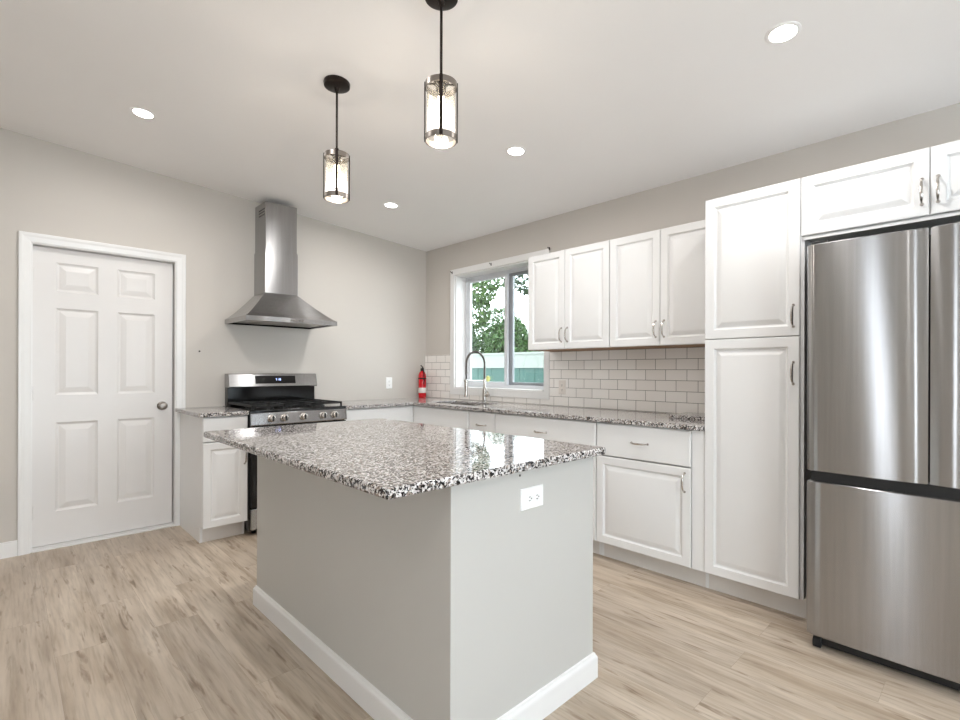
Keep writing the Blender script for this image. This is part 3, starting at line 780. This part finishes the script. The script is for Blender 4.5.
# ------------------------------------------------------------------ range hood
HX0, HX1, HC = -2.087, -1.342, -1.716
t = thing('range_hood', 'stainless chimney range hood on the wall above the stove', 'range hood', (HC, -0.001, 0))
hw = (HX1 - HX0) / 2; HS = (HX0 + HX1) / 2 - HC; cw_, cd = 0.1365, 0.246; RB, RT, FT = 1.592, 1.627, 1.852
bm = B(); rings = []
def hood_ring(w, d, z, bow):
    sh = HS * (w - cw_) / (hw - cw_); r = [(-w + sh, 0, z)]
    for i in range(13):
        s = i / 12; x = -w + 2 * w * s
        r.append((x + sh, -d - bow * (1 - (2 * s - 1) ** 2), z))
    r.append((w + sh, 0, z)); return r
rings.append(hood_ring(hw, 0.50, RB, 0.018)); rings.append(hood_ring(hw, 0.50, RT, 0.018))
for i in range(1, 13):
    s = i / 12; e = s ** 0.86
    rings.append(hood_ring(hw + (cw_ - hw) * e, 0.50 + (cd - 0.50) * e, RT + (FT - RT) * s, 0.018 * (1 - s)))
loft(bm, rings, caps=False)
top = bm.faces.new([bm.verts.new(p) for p in rings[-1]])
# underside recessed
u0 = hood_ring(hw, 0.50, RB, 0.018); u1 = hood_ring(hw - 0.02, 0.482, RB, 0.016); u2 = hood_ring(hw - 0.02, 0.482, RB + 0.02, 0.016)
loft(bm, [u0, u1, u2], caps=False); bm.faces.new([bm.verts.new(p) for p in u2])
bmesh.ops.remove_doubles(bm, verts=bm.verts[:], dist=1e-5)
cn = obj('canopy', bm, M['steelx'], t, smooth=True, auto=25)
bm = B(); box(bm, -cw_ - 0.002, cw_ + 0.002, -cd - 0.002, 0, FT - 0.002, 2.208); obj('lower_chimney', bm, M['steelx'], t, 0.002)
bm = B()
x_l, x_r = -cw_ + 0.005, cw_ - 0.005
loft(bm, [[(x_l, -cd + 0.003, 2.20), (x_r, -cd + 0.003, 2.20), (x_r, 0, 2.20), (x_l, 0, 2.20)],
          [(x_l, -cd + 0.003, 2.607), (x_r, -cd + 0.003, 2.607), (x_r, 0, 2.607), (x_l, 0, 2.607)]])
uc = obj('upper_chimney', bm, M['steelx'], t, 0.002)
for k in range(3):
    bm = B(); box(bm, x_l - 0.0008, x_l + 0.001, -0.22, -0.09, 2.50 + k * 0.022, 2.511 + k * 0.022); obj('vent_slot', bm, M['slot'], uc)
for k in range(2):
    bm = B(); box(bm, -0.34 + k * 0.345, -0.005 + k * 0.345, -0.44, -0.05, RB + 0.010, RB + 0.0195); obj('filter', bm, M['band'], t, label='dull grey mesh filter')
for k in range(5):
    bm = B(); cyl(bm, (-0.03 + k * 0.024, 0, RB + 0.018), 0.0065, -0.523, -0.510, 14, 'y'); obj('button', bm, M['band'], t, smooth=True)

# ------------------------------------------------------------------ pendants
def pendant(x, y, label, dz, rz):
    zc = cz(x); t = thing('pendant_light', label, 'pendant light', (x, y, zc), rz, 'glass cylinder pendants over the island')
    zt, zb = 2.323 + dz - zc, 2.095 + dz - zc; R = 0.058
    bm = B(); lathe(bm, [(0.064, 0.004), (0.066, -0.004), (0.064, -0.02), (0.05, -0.026), (0.014, -0.028), (0.010, -0.045)], (0, 0, 0), 36)
    obj('canopy', bm, M['bronze'], t, smooth=True)
    bm = B(); cyl(bm, (0, 0, 0), 0.0055, zt + 0.02, -0.03, 14); obj('rod', bm, M['bronze'], t, smooth=True)
    bm = B(); lathe(bm, [(0.010, zt + 0.03), (0.012, zt + 0.012), (0.03, zt + 0.004), (0.03, zt - 0.002), (0.020, zt - 0.004), (0.020, zt - 0.05), (0.017, zt - 0.055)], (0, 0, 0), 24)
    obj('socket', bm, M['bronze'], t, smooth=True)
    for za, zb_ in ((zt - 0.022, zt), (zb, zb + 0.022)):
        bm = B(); lathe(bm, [(R, za), (R + 0.004, za), (R + 0.004, zb_), (R, zb_), (R, za)], (0, 0, 0), 40, caps=False); obj('band', bm, M['band'], t, smooth=True)
    bm = B(); tube(bm, [(-R, 0, zt - 0.004), (R, 0, zt - 0.004)], 0.004, 8); tube(bm, [(0, -R, zt - 0.004), (0, R, zt - 0.004)], 0.004, 8); obj('spider', bm, M['bronze'], t, smooth=True)
    for k in range(4):
        a = k * PI / 2; bm = B(); ca, sa = math.cos(a), math.sin(a)
        loft(bm, [[(ca * (R + e) - sa * w, sa * (R + e) + ca * w, z) for e, w in ((0.002, -0.0065), (0.007, -0.0065), (0.007, 0.0065), (0.002, 0.0065))] for z in (zb, zt)])
        obj('strap', bm, M['bronze'], t, 0.0)
    bm = B(); lathe(bm, [(R - 0.004, zb + 0.004), (R - 0.004, zt - 0.006)], (0, 0, 0), 48, caps=False); obj('glass_cylinder', bm, M['lampglass'], t, smooth=True, label='clear glass cylinder')
    bm = B(); zz = zt - 0.055
    lathe(bm, [(0.013, zz), (0.014, zz - 0.012), (0.022, zz - 0.04), (0.025, zz - 0.06), (0.022, zz - 0.085), (0.012, zz - 0.105), (0.002, zz - 0.112)], (0, 0, 0), 24); obj('bulb', bm, M['bulb'], t, smooth=True, label='glowing warm bulb')
    d = bpy.data.lights.new('pendant_lamp', 'POINT'); d.energy = PEND_W; d.color = (1, 0.93, 0.85); d.shadow_soft_size = 0.03
    l = bpy.data.objects.new('pendant_lamp', d); COL.objects.link(l); l.parent = t; l.location = (0, 0, zb + 0.055)
pendant(-2.176, -2.08, 'bronze and glass pendant over the stove end of the island', -0.012, math.atan2(-4.406 + 2.08, -3.392 + 2.176))
pendant(-2.172, -2.912, 'bronze and glass pendant over the near end of the island', 0.006, math.atan2(-4.406 + 2.912, -3.392 + 2.172))

# ------------------------------------------------------------------ small fittings
for y, z, lb in ((-0.470, 2.235, 'small dark curtain bracket on the upper left corner of the window casing'), (-1.045, 2.236, 'small dark curtain bracket on the middle of the window head casing'), (-1.752, 2.262, 'small dark curtain bracket on the casing corner beside the wall cabinet')):
    t = thing('curtain_bracket', lb, 'curtain bracket', (-0.0203, y, z), R90, 'curtain rod brackets')
    bm = B(); box(bm, -0.005, 0.005, -0.003, 0, -0.013, 0.013); obj('plate', bm, M['bronze'], t)
    bm = B(); tube(bm, [(0, -0.002, 0.003), (0, -0.018, 0.003), (0, -0.022, 0.006), (0, -0.022, 0.012)], 0.0035, 8); obj('hook', bm, M['bronze'], t, smooth=True)
bm = B(); tube(bm, [(-2.276, 0.002, 1.362), (-2.276, -0.012, 1.360)], 0.004, 8); lathe(bm, [(0.007, -0.012), (0.007, -0.015)], (-2.276, 0, 1.360), 12, 'y')
tag(obj('wall_hook', bm, M['slot'], None, smooth=True), 'tiny dark screw in the grey wall left of the stove', 'screw')
bm = B(); lathe(bm, [(0.004, 0.001), (0.004, -0.002), (0.002, -0.003)], (-2.15, JY0, 0.862), 10, 'y')
tag(obj('screw_head', bm, M['slot'], None, smooth=True), 'tiny dark screw head on the island end above the outlet', 'screw')

# ------------------------------------------------------------------ back yard seen through the window
bm = B(); box(bm, 0.21, 20, -8, 20, -0.45, -0.35)
struct('ground', bm, M['ground'], 'back yard ground outside the window', 'ground')
t = thing('garden_fence', 'teal board fence with a wide white top rail outside the window', 'fence', (2.2, 1.0, -0.35))
bm = B()
for k in range(46): box(bm, -0.012 - (k % 2) * 0.003, 0.012, -3.0 + k * 0.15, -3.0 + k * 0.15 + 0.147, 0, 1.62)
obj('board_panel', bm, M['fence'], t)
bm = B(); box(bm, -0.035, -0.016, -3.0, 3.9, 1.605, 1.81); box(bm, -0.05, 0.04, -3.0, 3.9, 1.81, 1.84); obj('top_rail', bm, M['rail'], t, label='white top rail')

def leaves(bm, blobs, n, size):
    tot = sum(b[3] * b[4] * b[5] for b in blobs)
    for (cx, cy, czz, rx, ry, rz) in blobs:
        k = max(30, int(n * rx * ry * rz / tot))
        for _ in range(k):
            while True:
                d = Vector((random.uniform(-1, 1), random.uniform(-1, 1), random.uniform(-1, 1)))
                if 0.25 < d.length < 1: break
            d = d.normalized() * (d.length ** 0.45)
            p = Vector((cx + d.x * rx, cy + d.y * ry, czz + d.z * rz))
            u = Vector((random.gauss(0, 1), random.gauss(0, 1), random.gauss(0, 1))).normalized()
            w = u.cross(Vector((random.gauss(0, 1), random.gauss(0, 1), random.gauss(0, 1)))).normalized()
            s = size * random.uniform(0.6, 1.3)
            m_ = u.cross(w) * s * 0.12
            bm.faces.new([bm.verts.new(q) for q in (p - u * s, p + w * s * 0.42 + m_, p + u * s, p - w * s * 0.42 + m_)])
def plant(name, label, cat, loc, blobs, n, size, mat, stems, group=None):
    t = thing(name, label, cat, loc, 0, group)
    bm = B(); leaves(bm, blobs, n, size); obj('foliage', bm, mat, t)
    bm = B()
    for st in stems: tube(bm, st[0], st[1], 9, st[2] if len(st) > 2 else None)
    obj('trunk' if cat == 'tree' else 'stem', bm, M['bark'], t, smooth=True)
G = -0.35
def far_tree(x, y, h, r, lb):
    blobs = [(0, 0, h * .52, r, r, h * .46)]
    for k in range(6):
        a = k * 1.047; blobs.append((math.cos(a) * r * .6, math.sin(a) * r * .6, h * (.45 + .35 * random.random()), r * .55, r * .55, h * .22))
    plant('tree', lb, 'tree', (x, y, G), blobs, 7500, 0.10, M['leaf1'], [[[(0, 0, 0), (0.05, 0.02, h * .3), (0, 0, h * .7)], 0.12, [0.16, 0.13, 0.05]]], 'trees far beyond the fence')
far_tree(11.6, 13.0, 4.9, 1.1, 'round green tree far beyond the fence at the left of the window view')
far_tree(14.8, 13.0, 4.9, 1.5, 'round green tree far beyond the fence beside the window mullion')
far_tree(11.6, 9.4, 3.8, 1.0, 'lower green tree far beyond the fence at the right of the window view')
far_tree(14.2, 8.9, 3.7, 1.0, 'lower green tree far beyond the fence mostly behind the wall cabinets')
plant('tree', 'pale leafy tree near the fence hanging over the left of the window view', 'tree', (3.3, 3.75, G),
      [(-0.1, -1.15, 3.08, 0.4, 0.45, 0.24), (-0.2, -1.75, 3.24, 0.32, 0.42, 0.17), (0.0, -0.85, 2.75, 0.4, 0.5, 0.4), (0.0, 0.0, 3.1, 0.7, 0.6, 0.5)], 5200, 0.05, M['leaf2'],
      [[[(0, 0, 0), (0.02, 0, 1.4), (-0.05, -0.1, 2.4), (-0.05, -0.3, 3.1)], 0.07, [0.09, 0.08, 0.05, 0.02]], [[(-0.04, -0.08, 2.3), (-0.1, -0.7, 2.95), (-0.2, -1.7, 3.25)], 0.03, [0.04, 0.025, 0.01]]])
plant('tree', 'dark leafy tree near the fence hanging over the right of the window view', 'tree', (3.3, 0.1, G),
      [(-0.2, 1.0, 3.12, 0.35, 0.36, 0.26), (-0.1, 0.65, 2.95, 0.4, 0.4, 0.35), (0.0, 0.0, 3.2, 0.6, 0.6, 0.5)], 4200, 0.05, M['leaf3'],
      [[[(0, 0, 0), (0.02, 0, 1.4), (-0.03, 0.1, 2.3), (-0.1, 0.6, 3.1)], 0.07, [0.09, 0.07, 0.05, 0.015]]])
